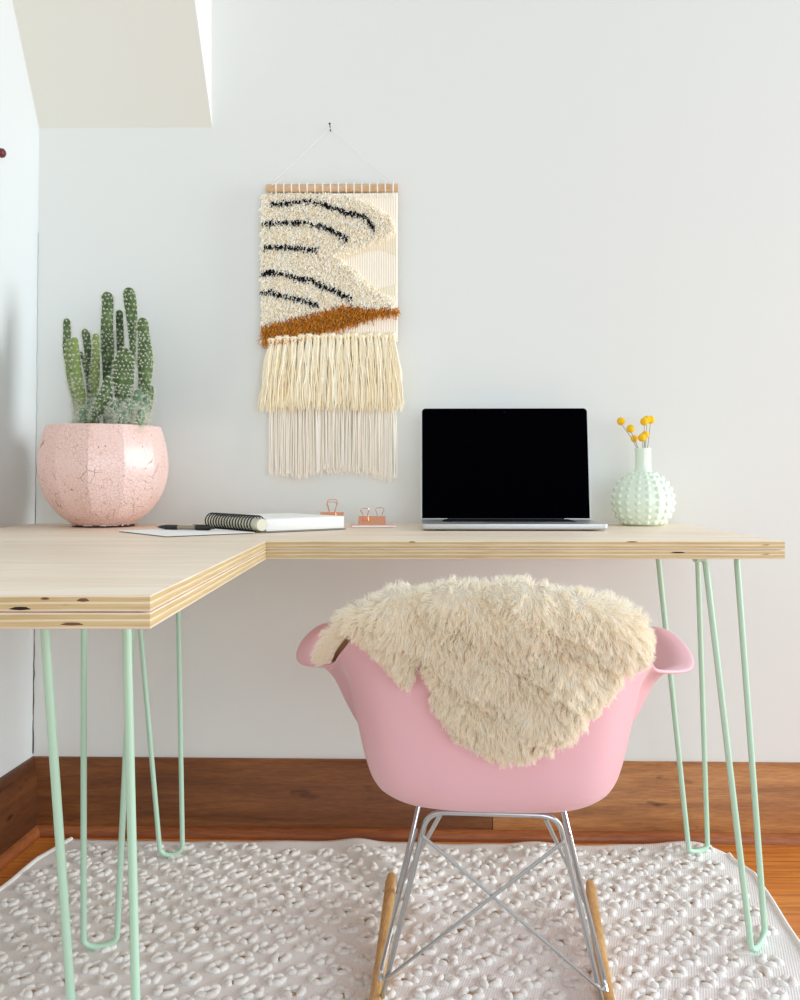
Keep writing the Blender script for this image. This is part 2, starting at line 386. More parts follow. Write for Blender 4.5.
run('baseboard_left', [(a, b) for a, b in BB], (((lx(Y0, .09), Y0, 0), (1, 0, 0)), ((lx(Y1, .09), Y1, 0), (1, 0, 0))), M['baseboard_side'])
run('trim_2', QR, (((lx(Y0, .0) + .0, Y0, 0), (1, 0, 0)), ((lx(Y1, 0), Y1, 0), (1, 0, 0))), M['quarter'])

# small dark red peg on the left wall
p = px(-3, 153, 2.02); p.x = lx(p.y, p.z)
bm = bmesh.new(); lathe(bm, [(0.0001, 0), (.005, .0), (.005, .012), (.009, .016), (.0105, .022), (.009, .028), (.005, .031), (.0001, .0315)], 18)
bmesh.ops.rotate(bm, cent=(0, 0, 0), matrix=Matrix.Rotation(PI / 2, 3, 'Y'), verts=bm.verts)
o = bmobj('wall_peg', bm, M['red']); o.location = p
tag(o, 'small dark red round peg sticking out of the left wall', 'peg')

# ------------------------------------------------------------------ rug
RZ = 0.0055
RUGL = [(-.955, .75), (-.93, 1.2), (-.875, 1.55), (-.822, 1.90), (-.806, 2.06), (-.770, 2.190)]
RUGR = [(.70, .75), (.705, 1.3), (.716, 1.66), (.738, 1.89), (.757, 2.08), (.735, 2.150)]
def ilerp(P, y): return float(np.interp(y, [q[1] for q in P], [q[0] for q in P]))
def rug_h(x, y):
    h = 0.0035 * math.sin(3.1 * x + 1.7 * y + .6) * math.sin(4.3 * y + 1) + .0035
    q = ((x + 0.02) * .8 + (y - 1.98) * .35); q2 = ((x + .02) * -.35 + (y - 1.98) * .8)
    h += .020 * math.exp(-(q / .035) ** 2 - (q2 / .17) ** 2)
    h += .014 * math.exp(-((x - .30) / .05) ** 2 - ((y - 2.09) / .07) ** 2)
    h += .014 * math.exp(-((x - .66) / .10) ** 2 - ((y - 2.12) / .06) ** 2)
    return RZ + h
def rug_top(x, y): return rug_h(x, y)
rug = empty('rug', (0, 1.5, 0))
tag(rug, 'large ivory woven rug with rows of raised knotted tufts under the desk and chair', 'rug')
NU, NV = 150, 120; V = []; 
for j in range(NV + 1):
    y = .75 + (2.178 - .75) * j / NV; a, b = ilerp(RUGL, y), ilerp(RUGR, y)
    for i in range(NU + 1):
        u = i / NU; x = a + (b - a) * u
        # rounded, slightly wavy back edge that keeps clear of the quarter round
        edge = 2.186 - .056 * u - .004 * math.sin(9 * x) - .05 * max(0, (u - .95) / .05) ** 2
        yy = .75 + (edge - .75) * (j / NV)
        V.append((x, yy - 1.5, rug_h(x, yy) + .0012 * math.sin(40 * x) * math.sin(33 * yy)))
n = len(V); V2 = [(x, y, .001) for x, y, z in V]
Fq = [(j * (NU + 1) + i, j * (NU + 1) + i + 1, (j + 1) * (NU + 1) + i + 1, (j + 1) * (NU + 1) + i) for j in range(NV) for i in range(NU)]
Fs = []
for i in range(NU):
    Fs += [(i, n + i, n + i + 1, i + 1), (NV * (NU + 1) + i + 1, n + NV * (NU + 1) + i + 1, n + NV * (NU + 1) + i, NV * (NU + 1) + i)]
for j in range(NV):
    a0, a1 = j * (NU + 1), (j + 1) * (NU + 1); b0, b1 = a0 + NU, a1 + NU
    Fs += [(a0, a1, n + a1, n + a0), (b0, n + b0, n + b1, b1)]
npmesh('ground_weave', V + V2, Fq + Fs, M['rug'], rug)
# knotted tufts in a diamond lattice
bm = bmesh.new(); bmesh.ops.create_icosphere(bm, subdivisions=2, radius=1.0)
bm.verts.ensure_lookup_table(); IV = np.array([v.co[:] for v in bm.verts]); IF = np.array([[v.index for v in f.verts] for f in bm.faces]); bm.free()
TV, TF, TM = [], [], []; cnt = 0
S = .0715
def blob(c, sc, rz, mi):
    global cnt
    k = IV * np.array(sc); cs, sn = math.cos(rz), math.sin(rz)
    k = np.stack([k[:, 0] * cs - k[:, 1] * sn, k[:, 0] * sn + k[:, 1] * cs, k[:, 2]], 1) + np.array(c)
    TV.append(k); TF.append(IF + cnt); TM.extend([mi] * len(IF)); cnt += len(IV)
for a in range(-60, 60):
    for b in range(-60, 60):
        x = (a - b) * S * .5 - .1 + random.uniform(-.003, .003); y = 1.6 + (a + b) * S * .5 + random.uniform(-.003, .003)
        if not (.80 < y < 2.150 - .045 * (x + .8) / 1.5): continue
        if not (ilerp(RUGL, y) + .03 < x < ilerp(RUGR, y) - .035): continue
        r0 = random.uniform(0, PI); nb = random.choice((5, 5, 6)); big = random.uniform(.85, 1.12)
        for q in range(nb):
            an = r0 + q * 2 * PI / nb + random.uniform(-.25, .25); rr = random.uniform(.0095, .0135) * big
            bx_, by_ = x + rr * math.cos(an) * 1.25, y + rr * math.sin(an)
            mi = random.choices((0, 1), (7, 2))[0]
            blob((bx_, by_ - 1.5, rug_h(bx_, by_) + .0015), (random.uniform(.0092, .0124), random.uniform(.0062, .0080), random.uniform(.0042, .0060)), an + PI / 2 + random.uniform(-.6, .6), mi)
        if random.random() < .65: blob((x + random.uniform(-.004, .004), y - 1.5 - random.uniform(.0, .010), rug_h(x, y) + .0005), (.0070, .0052, .0036), r0, 2)  # brown blob stands in for the shadow in the tuft's hollow
o = npmesh('knotted_tufts', np.concatenate(TV), np.concatenate(TF), [M['loop1'], M['loop2'], M['hollow_shade']], rug, TM); o['kind'] = 'stuff'
# edge binding along the sides
for nm, P, sgn in (('binding', RUGL, 1), ('binding', RUGR, -1)):
    bm = bmesh.new(); pts = [V[q * (NU + 1) + (0 if P is RUGL else NU)] for q in range(0, NV + 1)]
    tube(bm, pts, .0055, 8); bmobj(nm, bm, M['loop1'], rug)

# ------------------------------------------------------------------ L-shaped desk
HD, TH = 0.750, 0.0318
desk = empty('desk', (0, 1.5, 0)); D0 = Vector((0, 1.5, 0))
tag(desk, 'L-shaped desk with pale plywood tops on mint green hairpin legs', 'desk')
def sheet(name, lo, hi, parent):
    # each plywood sheet: origin at the sheet's underside so its edge layers follow its own thickness
    o0 = Vector((0, 0, lo[2])); bm = bmesh.new()
    box(bm, (lo[0], lo[1] - 1.5, 0), (hi[0], hi[1] - 1.5, hi[2] - lo[2]), .0012, 2)
    o = bmobj(name, bm, [M['birch'], M['ply_edge']], parent); o.location = o0
    for p in o.data.polygons:
        if abs(p.normal.z) < .6: p.material_index = 1
    return o
Z1, Z2, Z3 = .847, 1.579, 2.190
XE, XI, XO = .654, -.2273, -.862
h = TH / 2
for z0 in (HD - h, HD - TH):
    wv = .0006 if z0 < HD - h - .001 else 0
    sheet('plywood_sheet', (XO, Z2, z0), (XE, Z3, z0 + h - .0009), desk)
    sheet('plywood_sheet', (XO, Z1, z0), (XI, Z2 - .0012, z0 + h - .0009), desk)
# open voids and knots in the near plywood edge
def flaw(x, y, w, hgt, m, Z, name):
    bm = bmesh.new(); c = px(x, y, Z); bmesh.ops.create_icosphere(bm, subdivisions=2, radius=1)
    for v in bm.verts:
        v.co = Vector((v.co.x * w * (1 + .25 * math.sin(9 * v.co.z)), v.co.y * .0009, v.co.z * hgt)) + c - D0
    bmobj(name, bm, m, desk)
flaw(20, 608.5, .0095, .0016, M['void'], Z1, 'edge_void'); flaw(83, 600, .0055, .0016, M['knot'], Z1, 'edge_knot'); flaw(45, 598.5, .004, .0012, M['knot'], Z1, 'edge_knot'); flaw(72, 624, .010, .0014, M['knot'], Z1, 'edge_knot')
flaw(678, 552.5, .012, .0012, M['void'], Z2, 'edge_void'); flaw(412, 540.9 + 1, .006, .0009, M['knot'], Z2, 'edge_knot'); flaw(632, 541.8, .010, .0009, M['knot'], Z2, 'edge_knot')

def hairpin(t1, t2, f1, f2):
    """t1,t2 = where the two rods meet the underside; f1,f2 = rod ends just above the U-bend"""
    r = .0055; zt = HD - TH - .0035
    T1, T2 = Vector((t1[0], t1[1], zt)), Vector((t2[0], t2[1], zt)); G1, G2 = Vector(f1), Vector(f2)
    g = (G2 - G1); rr = g.length / 2; mid = (G1 + G2) / 2; gd = g.normalized(); arc = []
    floor_z = rug_top(mid.x, mid.y) + r + .001
    drop = mid.z - floor_z
    for k in range(1, 14):
        a = PI * k / 14; arc.append(mid - gd * rr * math.cos(a) + Vector((0, 0, -drop * math.sin(a))))
    e1 = T1 + (T1 - T2).normalized() * .03; e2 = T2 + (T2 - T1).normalized() * .03
    path = [e1] + fillet([e1, T1, G1], .02)[1:-1] + [G1] + arc + [G2] + fillet([G2, T2, e2], .02)[1:-1] + [e2]
    bm = bmesh.new(); tube(bm, [p - D0 for p in path], r, 12)
    o = bmobj('hairpin_leg', bm, M['mint'], desk)
    c = (T1 + T2) / 2; w = (T2 - T1).length / 2 + .025; an = math.atan2(T2.y - T1.y, T2.x - T1.x)
    bm = bmesh.new(); box(bm, (-w, -.018, 0), (w, .018, .003), .001, 1)
    bmesh.ops.rotate(bm, cent=(0, 0, 0), matrix=Matrix.Rotation(an, 3, 'Z'), verts=bm.verts)
    bmesh.ops.translate(bm, vec=Vector((c.x, c.y, HD - TH - .0034)) - D0, verts=bm.verts)
    bmobj('mounting_plate', bm, M['mint'], o)
def leg(t1, t2, f1, f2):                               # each as (pixel x, depth) ; feet get the pixel row
    def up(q): Z = q[1]; return ((q[0] - CX) / F * Z, Z)
    def fo(q): Z = q[1]; return ((q[0] - CX) / F * Z, Z, .034)
    hairpin(up(t1), up(t2), fo(f1), fo(f2))
leg((42.5, 1.10), (126, 1.10), (82, 1.13), (139.5, 1.13))
leg((84, 1.67), (135.5, 1.69), (83.5, 1.655), (117, 1.670))
leg((132.5, 2.09), (177, 2.11), (159.5, 2.068), (182.5, 2.082))
leg((705, 1.64), (736.5, 1.70), (750.5, 1.645), (764.5, 1.70))
leg((657, 1.925), (697.2, 1.935), (688.5, 2.065), (707.5, 2.085))

# ------------------------------------------------------------------ laptop
LR = -0.022
lap = empty('laptop', ((509.8 - 400) / F * 1.98 , 1.98, HD), LR)
tag(lap, 'open silver laptop with a blank black screen standing on the desk', 'laptop')
W2, DF, DB = .1878, -.108, .104
bm = bmesh.new(); vs_ = box(bm, (-W2, DF, .0018), (W2, DB, .0130))
ve = [e for e in bm.edges if abs(e.verts[0].co.z - e.verts[1].co.z) > .008]; bmesh.ops.bevel(bm, geom=ve, offset=.010, segments=6, affect='EDGES', profile=.5)
he = [e for e in bm.edges if abs(e.verts[0].co.z - e.verts[1].co.z) < 1e-5 and e.verts[0].co.z < .003]; bmesh.ops.bevel(bm, geom=he, offset=.0035, segments=3, affect='EDGES', profile=.5)
base = bmobj('base', bm, M['alu'], lap)
for x in (-.15, .15):
    for y in (-.085, .085):
        bm = bmesh.new(); box(bm, (x - .012, y - .006, 0), (x + .012, y + .006, .002), .0008, 1); bmobj('rubber_foot', bm, M['rubber'], base)
bm = bmesh.new(); box(bm, (-.142, -.005, .0128), (.142, .088, .0133)); kb = bmobj('keyboard', bm, M['key'], base, False)
bm = bmesh.new()
for r in range(6):
    x = -.139; nk = 14
    for k in range(nk):
        w = .278 / nk; y0 = -.002 + r * .0155
        if r == 0 and 4 <= k <= 8:
            if k == 4: box(bm, (x + .0012, y0, .0132), (x + w * 5 - .0012, y0 + .0135, .0146), .0006, 1)
        else: box(bm, (x + .0012, y0, .0132), (x + w - .0012, y0 + .0135, .0146), .0006, 1)
        x += w
bmobj('keys', bm, M['key'], kb)
bm = bmesh.new(); box(bm, (-.058, -.100, .0129), (.058, -.016, .0132), .0001, 1); bmobj('trackpad', bm, M['trackpad'], base)
# lid, tilted back
LH, TILT = .253, math.radians(9); RM = Matrix.Rotation(-TILT, 3, 'X'); HP = Vector((0, .093, .0150))
def rrect(w, z0, z1, r, y0, y1):
    bm = bmesh.new(); box(bm, (-w, y0, z0), (w, y1, z1))
    ve = [e for e in bm.edges if abs(e.verts[0].co.y - e.verts[1].co.y) > 1e-6 and abs(e.verts[0].co.y - e.verts[1].co.y) < .02 and abs(e.verts[0].co.x - e.verts[1].co.x) < 1e-6 and abs(e.verts[0].co.z - e.verts[1].co.z) < 1e-6 and e.verts[0].co.z > z0 + .01]
    bmesh.ops.bevel(bm, geom=ve, offset=r, segments=6, affect='EDGES', profile=.5)
    bmesh.ops.rotate(bm, cent=(0, 0, 0), matrix=RM, verts=bm.verts); bmesh.ops.translate(bm, vec=HP, verts=bm.verts); return bm
lid = bmobj('lid', rrect(W2, 0, LH, .009, 0, .006), M['alu'], lap)
bmobj('screen', rrect(W2 - .0012, .001, LH - .0012, .008, -.0008, .0002), M['screen'], lid)
bm = bmesh.new(); bmesh.ops.create_uvsphere(bm, u_segments=10, v_segments=6, radius=.0014); bmesh.ops.scale(bm, vec=(1, .3, 1), verts=bm.verts)
bmesh.ops.translate(bm, vec=RM @ Vector((0, -.0009, LH - .009)) + HP, verts=bm.verts); bmobj('camera_lens', bm, M['key'], lid)
bm = bmesh.new(); tube(bm, [(-.13, .097, .0148), (.13, .097, .0148)], .0045, 12); bmobj('hinge', bm, M['black'], lap)

# ------------------------------------------------------------------ vase and billy buttons
VZ = 2.105; vc = Vector(((643 - CX) / F * VZ, VZ, HD))
vase = empty('vase', vc); tag(vase, 'pale mint hobnail vase with a narrow neck on the desk', 'vase')
bm = bmesh.new(); body = []
BR, BV, BC = .068, .070, .053
for k in range(29):
    a = -.83 + 2.09 * k / 28; body.append((BR * math.cos(a), BC + BV * math.sin(a)))
prof = [(.0001, .0022), (.038, .0022), (.042, .0), (.044, .0)] + body[0:] + [(.0195, .1225), (.0182, .128), (.0178, .140), (.0178, .165), (.0188, .171), (.0184, .1735), (.0165, .1735), (.0155, .170), (.0155, .13), (.0001, .10)]
lathe(bm, prof, 40)
vb = bmobj('body', bm, M['mintvase'], vase)
bm = bmesh.new()
rows = 9
for r in range(rows):
    a = -.74 + 1.86 * r / (rows - 1); R_ = BR * math.cos(a); zc = BC + BV * math.sin(a)
    for q in range(18):
        an = 2 * PI * (q + .5 * (r % 2) * 0) / 18 + .1
        s = .0066 * (.52 + .45 * math.cos(a))
        nn = Vector((math.cos(an) * math.cos(a), math.sin(an) * math.cos(a), math.sin(a)))
        cpt = Vector((R_ * math.cos(an), R_ * math.sin(an), zc))
        rr = bmesh.ops.create_uvsphere(bm, u_segments=10, v_segments=7, radius=s * 1.15)
        for v in rr['verts']: v.co = v.co + cpt - nn * s * .52
bmobj('hobnails', bm, M['mintvase'], vb)
HEADS = [((621, 421.3), .012, 'lone yellow billy button leaning furthest from the others, at the laptop side of the vase', 4.0),
         ((630.5, 428.7), -.004, 'yellow billy button leaning towards the laptop, second from the lone outermost head', 4.0),
         ((634.3, 438.6), .006, 'low yellow billy button just above the rim on the laptop side of the vase', 3.6),
         ((642, 437.6), -.012, 'low yellow billy button in front of another, right above the middle of the vase neck', 4.0),
         ((645.3, 434.7), .008, 'yellow billy button half hidden behind the low one above the vase neck', 3.8),
         ((644.3, 421.5), -.010, 'tall yellow billy button in front of the topmost cluster of three', 4.0),
         ((647, 419.6), .006, 'tall yellow billy button mostly hidden in the middle of the topmost cluster', 3.9),
         ((650.6, 419.8), .012, 'tall yellow billy button furthest from the laptop in the topmost cluster', 4.0)]
bm = bmesh.new(); bmesh.ops.create_icosphere(bm, subdivisions=4, radius=1)
for v in bm.verts:
    q = v.co; k = math.sin(q.x * 26) * math.sin(q.y * 26) * math.sin(q.z * 26); v.co = q * (1 + .05 * k)
hm = bpy.data.meshes.new('flower_head'); bm.to_mesh(hm); bm.free(); hm.materials.append(M['yellow']); hm.polygons.foreach_set('use_smooth', [True] * len(hm.polygons))
for i, ((hx, hy), dz, lab, r) in enumerate(HEADS):
    hp = px(hx, hy, VZ + dz); f = empty('billy_button_flower', Vector((vc.x, vc.y, HD + .101))); tag(f, lab, 'flower', 'billy buttons in the mint vase')
    off = hp - f.location; rad = r * VZ / F
    an = random.uniform(0, 6.28); b0 = Vector((.004 * math.cos(an), .004 * math.sin(an), .003))
    tx = max(-.0125, min(.0125, off.x * .62)); ty = max(-.010, min(.010, dz * .7))
    bm = bmesh.new(); tube(bm, smooth_path([b0, Vector((tx, ty, .0735)), off - Vector((0, 0, rad * .5))], 6), .0008, 6); bmobj('stem', bm, M['stem'], f)
    o = bpy.data.objects.new('flower_head', hm); C.objects.link(o); o.parent = f; o.location = off; o.scale = (rad,) * 3; o.rotation_euler = (i, i * 2, 0)

# ------------------------------------------------------------------ cactus in the faceted pink pot
PZ = 2.06; pc = Vector(((103.5 - CX) / F * PZ, PZ, HD))
pot = empty('potted_cactus', pc); tag(pot, 'clustered green cactus in a round pink crackle-glazed pot in the desk corner', 'plant')
def facet(a, z):
    k = 2 * PI / 12; q = ((a + math.radians(90 - 5.0 + 15) + k * .5) % k) - k / 2
    g = math.cos(k / 2) / math.cos(q)                  # flat facets with crisp ridges
    w = .75 * min(1, max(0, (z - .006) / .03)); return 1 + (g / 1.0 - 1) * w
bm = bmesh.new()
PP = [(.066, .004), (.074, .010), (.094, .024), (.115, .046), (.131, .072), (.1405, .100), (.1448, .128), (.1440, .152), (.1405, .178), (.135, .200), (.1305, .214), (.1285, .2205), (.1265, .2232), (.123, .2228), (.121, .219), (.121, .185)]
PP = [tuple(p) for p in [Vector((a, b, 0)).to_2d() for a, b in PP]]
SP = smooth_path([(a * .975, b * .985, 0) for a, b in PP], 3); lathe(bm, [(p.x, p.y) for p in SP], 144, facet)
po = bmobj('pot', bm, M['pot'], pot)
po.data.set_sharp_from_angle(angle=math.radians(12))
bm = bmesh.new(); lathe(bm, [(.0001, .0045), (.062, .0045), (.0655, .003), (.0668, .0012), (.0655, .0), (.0001, .0)], 60, lambda a, z: 1 + .012 * math.sin(7 * a) + .008 * math.sin(19 * a))
bmobj('foot_ring', bm, M['pot_chip'], po)
for k in range(14):
    a = -PI / 2 + random.uniform(-1.3, 1.5); bm = bmesh.new(); bmesh.ops.create_icosphere(bm, subdivisions=2, radius=1)
    sc_ = (random.uniform(.003, .008), .0018, random.uniform(.0010, .0020)); R_ = Matrix.Rotation(a + PI / 2, 3, 'Z')
    for v in bm.verts: v.co = R_ @ Vector((v.co.x * sc_[0], v.co.y * sc_[1], v.co.z * sc_[2])) + Vector((math.cos(a) * .0685, math.sin(a) * .0685, random.uniform(.0035, .0045)))
    bmobj('glaze_chip', bm, M['pot_raw'], po)
bm = bmesh.new(); rr = lathe(bm, [(.1215, .186), (.08, .193), (.04, .198), (.0001, .199)], 48); bmobj('soil', bm, M['soil'], pot)

def cp(cx, cy, Z): return px(50 + cx / 6.667, 280 + cy / 6.667, Z) - pc
def stem(pts, widths, dz, m='cactus', flat=1.0, hair=1.0, base=None):
    Z = PZ + dz; s = Z / F / 6.667
    P = [cp(a, b, Z) for a, b in pts]
    if base is not None: P.append(Vector((P[-1].x * .8 + base * .2, P[-1].y, .185))); widths = list(widths) + [widths[-1] * .8]
    sp_ = smooth_path(P, 7); rw = np.interp(np.linspace(0, 1, len(sp_)), np.linspace(0, 1, len(widths)), widths) * s / 2
    # rounded tip
    T = (sp_[0] - sp_[1]).normalized(); path, rads = [], []
    r0 = rw[0]
    for k in range(6, 0, -1):
        a = PI / 2 * k / 6; path.append(sp_[0] + T * r0 * (math.sin(a)) - T * r0); rads.append(max(r0 * math.cos(a), 1e-4))
    L0 = 0
    for q, r in zip(sp_, rw):
        if (q - sp_[0]).length > r0 * 1.02: path.append(q); rads.append(r)
    bm = bmesh.new(); tube(bm, path, rads, 20)
    for v in bm.verts: v.co.y = (v.co.y - P[0].y) * flat + P[0].y
    o = bmobj('cactus_stem', bm, M[m], pot)
    # areoles and spines
    ar, dirs = [], []
    acc = 0; row = 0
    for i in range(1, len(path)):
        if (path[i] - path[i - 1]).length < 1e-4: continue
        acc += (path[i] - path[i - 1]).length
        if acc > .0068 or i < 2:
            acc = 0; row += 1; r = rads[i]; nn = max(3, int(2 * PI * r / .0085)); t_ = (path[i] - path[i - 1]).normalized()
            a_ = t_.orthogonal().normalized(); b_ = t_.cross(a_)
            for k in range(nn):
                an = 2 * PI * (k + .5 * (row % 2) + random.uniform(-.16, .16)) / nn; dv = a_ * math.cos(an) + b_ * math.sin(an); q = path[i] + dv * r + t_ * random.uniform(-.002, .002); q.y = (q.y - P[0].y) * flat + P[0].y
                ar.append(q); dirs.append(dv)
    ar = np.array([q[:] for q in ar]); dirs = np.array([q[:] for q in dirs])
    V, Q, n0 = tufts(ar - dirs * .0008, dirs, .0030, .00175, 2, 4, 0, 0, .45)
    allV, allQ = [V], [Q]; nv = len(V)
    low = np.clip((.36 - ar[:, 2]) / .16, .12, 1)
    rep = int(8 + 12 * hair)
    B = np.repeat(ar, rep, 0); D = norm(np.repeat(dirs, rep, 0) + rng.normal(size=(len(B), 3)) * .65); LL = rng.uniform(.004, .0075, len(B)) * (1 + 2.4 * hair * np.repeat(low, rep) ** 1.5)
    V, Q, _ = tufts(B, D, LL, .00022, 2, 3, .15, .1, .3); allQ.append(Q + nv); allV.append(V)
    npmesh('spines', np.concatenate(allV), np.concatenate(allQ), M['spine'], o, None, False)
stem([(380, 80), (385, 180), (380, 300), (383, 450), (387, 620)], (76, 74, 78, 90, 70), .02, base=0, hair=.5)
stem([(522, 50), (535, 150), (548, 280), (552, 430), (545, 600)], (76, 82, 70, 44, 40), .03, base=0, hair=.5)
stem([(462, 200), (465, 300), (470, 450), (470, 600)], (46, 48, 50, 40), .04, base=0, hair=.6)
stem([(615, 252), (625, 370), (636, 540), (630, 680), (600, 800)], (68, 78, 104, 80, 50), -.005, base=0, hair=.6)
stem([(498, 452), (492, 560), (490, 660), (478, 800), (470, 880)], (70, 138, 140, 90, 60), -.035, flat=.6, base=0, hair=.35)
stem([(111, 256), (113, 360), (110, 480), (140, 640), (170, 800)], (42, 50, 44, 42, 40), .02, base=0, hair=.7)
stem([(162, 382), (168, 500), (182, 640), (205, 780), (215, 880)], (50, 58, 68, 66, 44), -.03, 'cactus_light', base=0, hair=.6)
stem([(122, 402), (124, 520), (135, 650), (175, 820)], (36, 42, 44, 40), .0, 'cactus_light', base=0, hair=.9)
stem([(228, 328), (246, 400), (255, 520), (262, 700), (270, 830)], (46, 54, 44, 40, 40), .015, base=0, hair=.8)
stem([(304, 356), (306, 430), (306, 540), (300, 640), (300, 820)], (40, 46, 52, 62, 44), -.01, 'cactus_light', base=0, hair=.8)
stem([(388, 648), (372, 740), (330, 850), (300, 930)], (54, 76, 84, 60), -.06, flat=.8, base=0, hair=.5)
stem([(205, 480), (235, 580), (262, 700), (280, 840)], (22, 30, 32, 36), .03, base=0, hair=1)
stem([(668, 700), (662, 780), (640, 880)], (44, 56, 60), .0, base=0, hair=.7)
for a in [((590, 730), (580, 850), (560, 930), 80, -.03), ((540, 800), (530, 880), (525, 950), 75, -.06), ((650, 770), (620, 870), (600, 930), 60, -.02), ((440, 800), (430, 880), (425, 950), 60, -.065),
          ((215, 850), (225, 910), (230, 960), 60, -.05), ((270, 800), (265, 880), (265, 950), 55, -.03), ((610, 860), (600, 920), (590, 960), 60, -.065), ((190, 880), (200, 930), (210, 960), 45, -.02), ((480, 870), (480, 920), (478, 960), 70, -.075)]:
    stem(a[:3], (a[3] * .7, a[3], a[3] * .8), a[4], 'cactus_grey', base=0, hair=1)

# ------------------------------------------------------------------ spiral notebook, pen
NL = Vector((-.268, 1.798, HD)); nr = math.radians(39)
nb = empty('spiral_notebook', NL, nr)
tag(nb, 'thick white spiral notebook lying open with its cover folded out beside the pink pot', 'notebook')
bm = bmesh.new(); box(bm, (.012, .002, .0022), (.198, .216, .0262), .0015, 2); bmobj('page_block', bm, M['pages'], nb)
bm = bmesh.new(); box(bm, (-.002, -.001, 0), (.201, .218, .002), .0006, 1); bmobj('back_cover', bm, M['board'], nb)
bm = bmesh.new(); box(bm, (.010, .001, .0264), (.199, .217, .0274), .0004, 1); bmobj('top_sheet', bm, M['paper'], nb)
bm = bmesh.new(); box(bm, (-.197, 0, 0), (-.014, .217, .0018), .0006, 1); fc = bmobj('front_cover', bm, [M['paper'], M['board']], nb)
for p in fc.data.polygons:
    if p.normal.z < -.5 or abs(p.normal.z) < .3: p.material_index = 1
bm = bmesh.new(); tube(bm, [(.003, .002, .0150), (.003, .2155, .0150)], .0118, 20); bmobj('spine_card', bm, M['ivory'], nb)
bm = bmesh.new(); pts = []
turns = 17
for k in range(turns * 18 + 1):
    a = 2 * PI * k / 18; pts.append((-.001 + .0155 * math.cos(a), .010 + .196 * k / (turns * 18), .0172 + .0155 * math.sin(a)))
tube(bm, pts, .0014, 6); bmobj('spiral_binding', bm, M['wire'], nb)
# pen on the open cover
pa, pb = px(156, 527.6, 1.885), px(221, 530.6, 1.835); pa.z = pb.z = 0
pl = (pb - pa).length; pen = empty('pen', (pa.x, pa.y, HD + .0018 + .0052), math.atan2(pb.y - pa.y, pb.x - pa.x))
tag(pen, 'black retractable pen with a bronze middle lying on the folded-out notebook cover', 'pen')
def rod(name, segs, m, parent, sides=16):
    bm = bmesh.new(); tube(bm, [(x, 0, 0) for x, r in segs], [r for x, r in segs], sides); return bmobj(name, bm, m, parent)
rod('grip', [(.006, .0012), (.007, .0022), (.014, .0034), (.024, .0050), (.048, .0051), (.052, .0046)], M['black'], pen)
rod('nib', [(.0, .0005), (.003, .001), (.0065, .0016)], M['smoke'], pen)
rod('barrel', [(.052, .0044), (.093, .0044)], M['smoke'], pen)
rod('clicker_end', [(.093, .0050), (.122, .0050), (.126, .004), (.1265, .0025), (.135, .0024), (.136, .0015)], M['black'], pen)
bm = bmesh.new(); box(bm, (.086, -.0018, .0052), (.124, .0018, .0064), .0005, 1); bmobj('clip', bm, M['black'], pen)

# ------------------------------------------------------------------ copper binder clips and pink note pad
def binder(name, loc, rz, w, hgt, dep, handles, lab):
    r = empty(name, loc, rz); tag(r, lab, 'binder clip', 'copper binder clips')
    # folded spring-steel body: triangular section, open mouth
    A = [(-dep / 2, 0), (-.0012, hgt), (.0012, hgt), (dep / 2, 0)]; t_ = .0008
    inner = [(-dep / 2 + t_, 0), (-.0008, hgt - t_ * 1.5), (.0008, hgt - t_ * 1.5), (dep / 2 - t_, 0)]
    bm = bmesh.new(); ring = A + inner[::-1]
    L = [bm.verts.new((-w / 2, y, z)) for y, z in ring]; R_ = [bm.verts.new((w / 2, y, z)) for y, z in ring]; n = len(ring)
    for k in range(n): bm.faces.new((L[k], L[(k + 1) % n], R_[(k + 1) % n], R_[k]))
    for a, b, c_, d_ in ((0, 1, 6, 7), (1, 2, 5, 6), (2, 3, 4, 5)):
        bm.faces.new((L[a], L[d_], L[c_], L[b])); bm.faces.new((R_[a], R_[b], R_[c_], R_[d_]))
    bmobj('spring_body', bm, M['copper'], r, False)
    for hx, tl, hw, hl, sy in handles:
        bm = bmesh.new(); z0 = hgt * .55
        y0 = sy * (dep / 2 * .45 + .0014)
        pts = [(-hw * .75, y0, z0 - .006), (-hw * .8, y0, z0), (-hw * .6, y0 + sy * tl * .3, z0 + hl * .45), (-hw, y0 + sy * tl * .7, z0 + hl * .8), (-hw * .8, y0 + sy * tl * .95, z0 + hl * .97), (0, y0 + sy * tl, z0 + hl),
               (hw * .8, y0 + sy * tl * .95, z0 + hl * .97), (hw, y0 + sy * tl * .7, z0 + hl * .8), (hw * .6, y0 + sy * tl * .3, z0 + hl * .45), (hw * .8, y0, z0), (hw * .75, y0, z0 - .006)]
        tube(bm, [Vector((hx + a, b, c_)) for a, b, c_ in smooth_path(pts, 4)], .0008, 6); bmobj('wire_handle', bm, M['copper'], r)
    return r
c1 = px(332, 526, 2.07)
binder('binder_clip', (c1.x, 2.07, HD), .12, .052, .030, .024, [(0, .008, .011, .042, -1), (0, .008, .011, .036, 1)], 'copper binder clip standing upright on the desk behind the white notebook')
pad = empty('note_pad', px(372.5, 525.5, 2.03) * 1.0, .10); pad.location.z = HD
tag(pad, 'small square pink sticky note pad lying on the desk beside the laptop', 'note pad')
bm = bmesh.new(); box(bm, (-.047, -.036, 0), (.047, .040, .0036), .0004, 1); bmobj('sheets', bm, M['note_side'], pad, False)
bm = bmesh.new(); box(bm, (-.047, -.036, .0036), (.047, .040, .0042), .0002, 1); bmobj('top_note', bm, M['note'], pad, False)
binder('binder_clip', (px(372, 525, 2.04).x, 2.035, HD + .0042), -.05, .058, .0185, .028, [(-.014, .012, .009, .026, -1), (.016, .012, .009, .026, 1)], 'copper binder clip lying on the pink note pad with its wire handles spread')

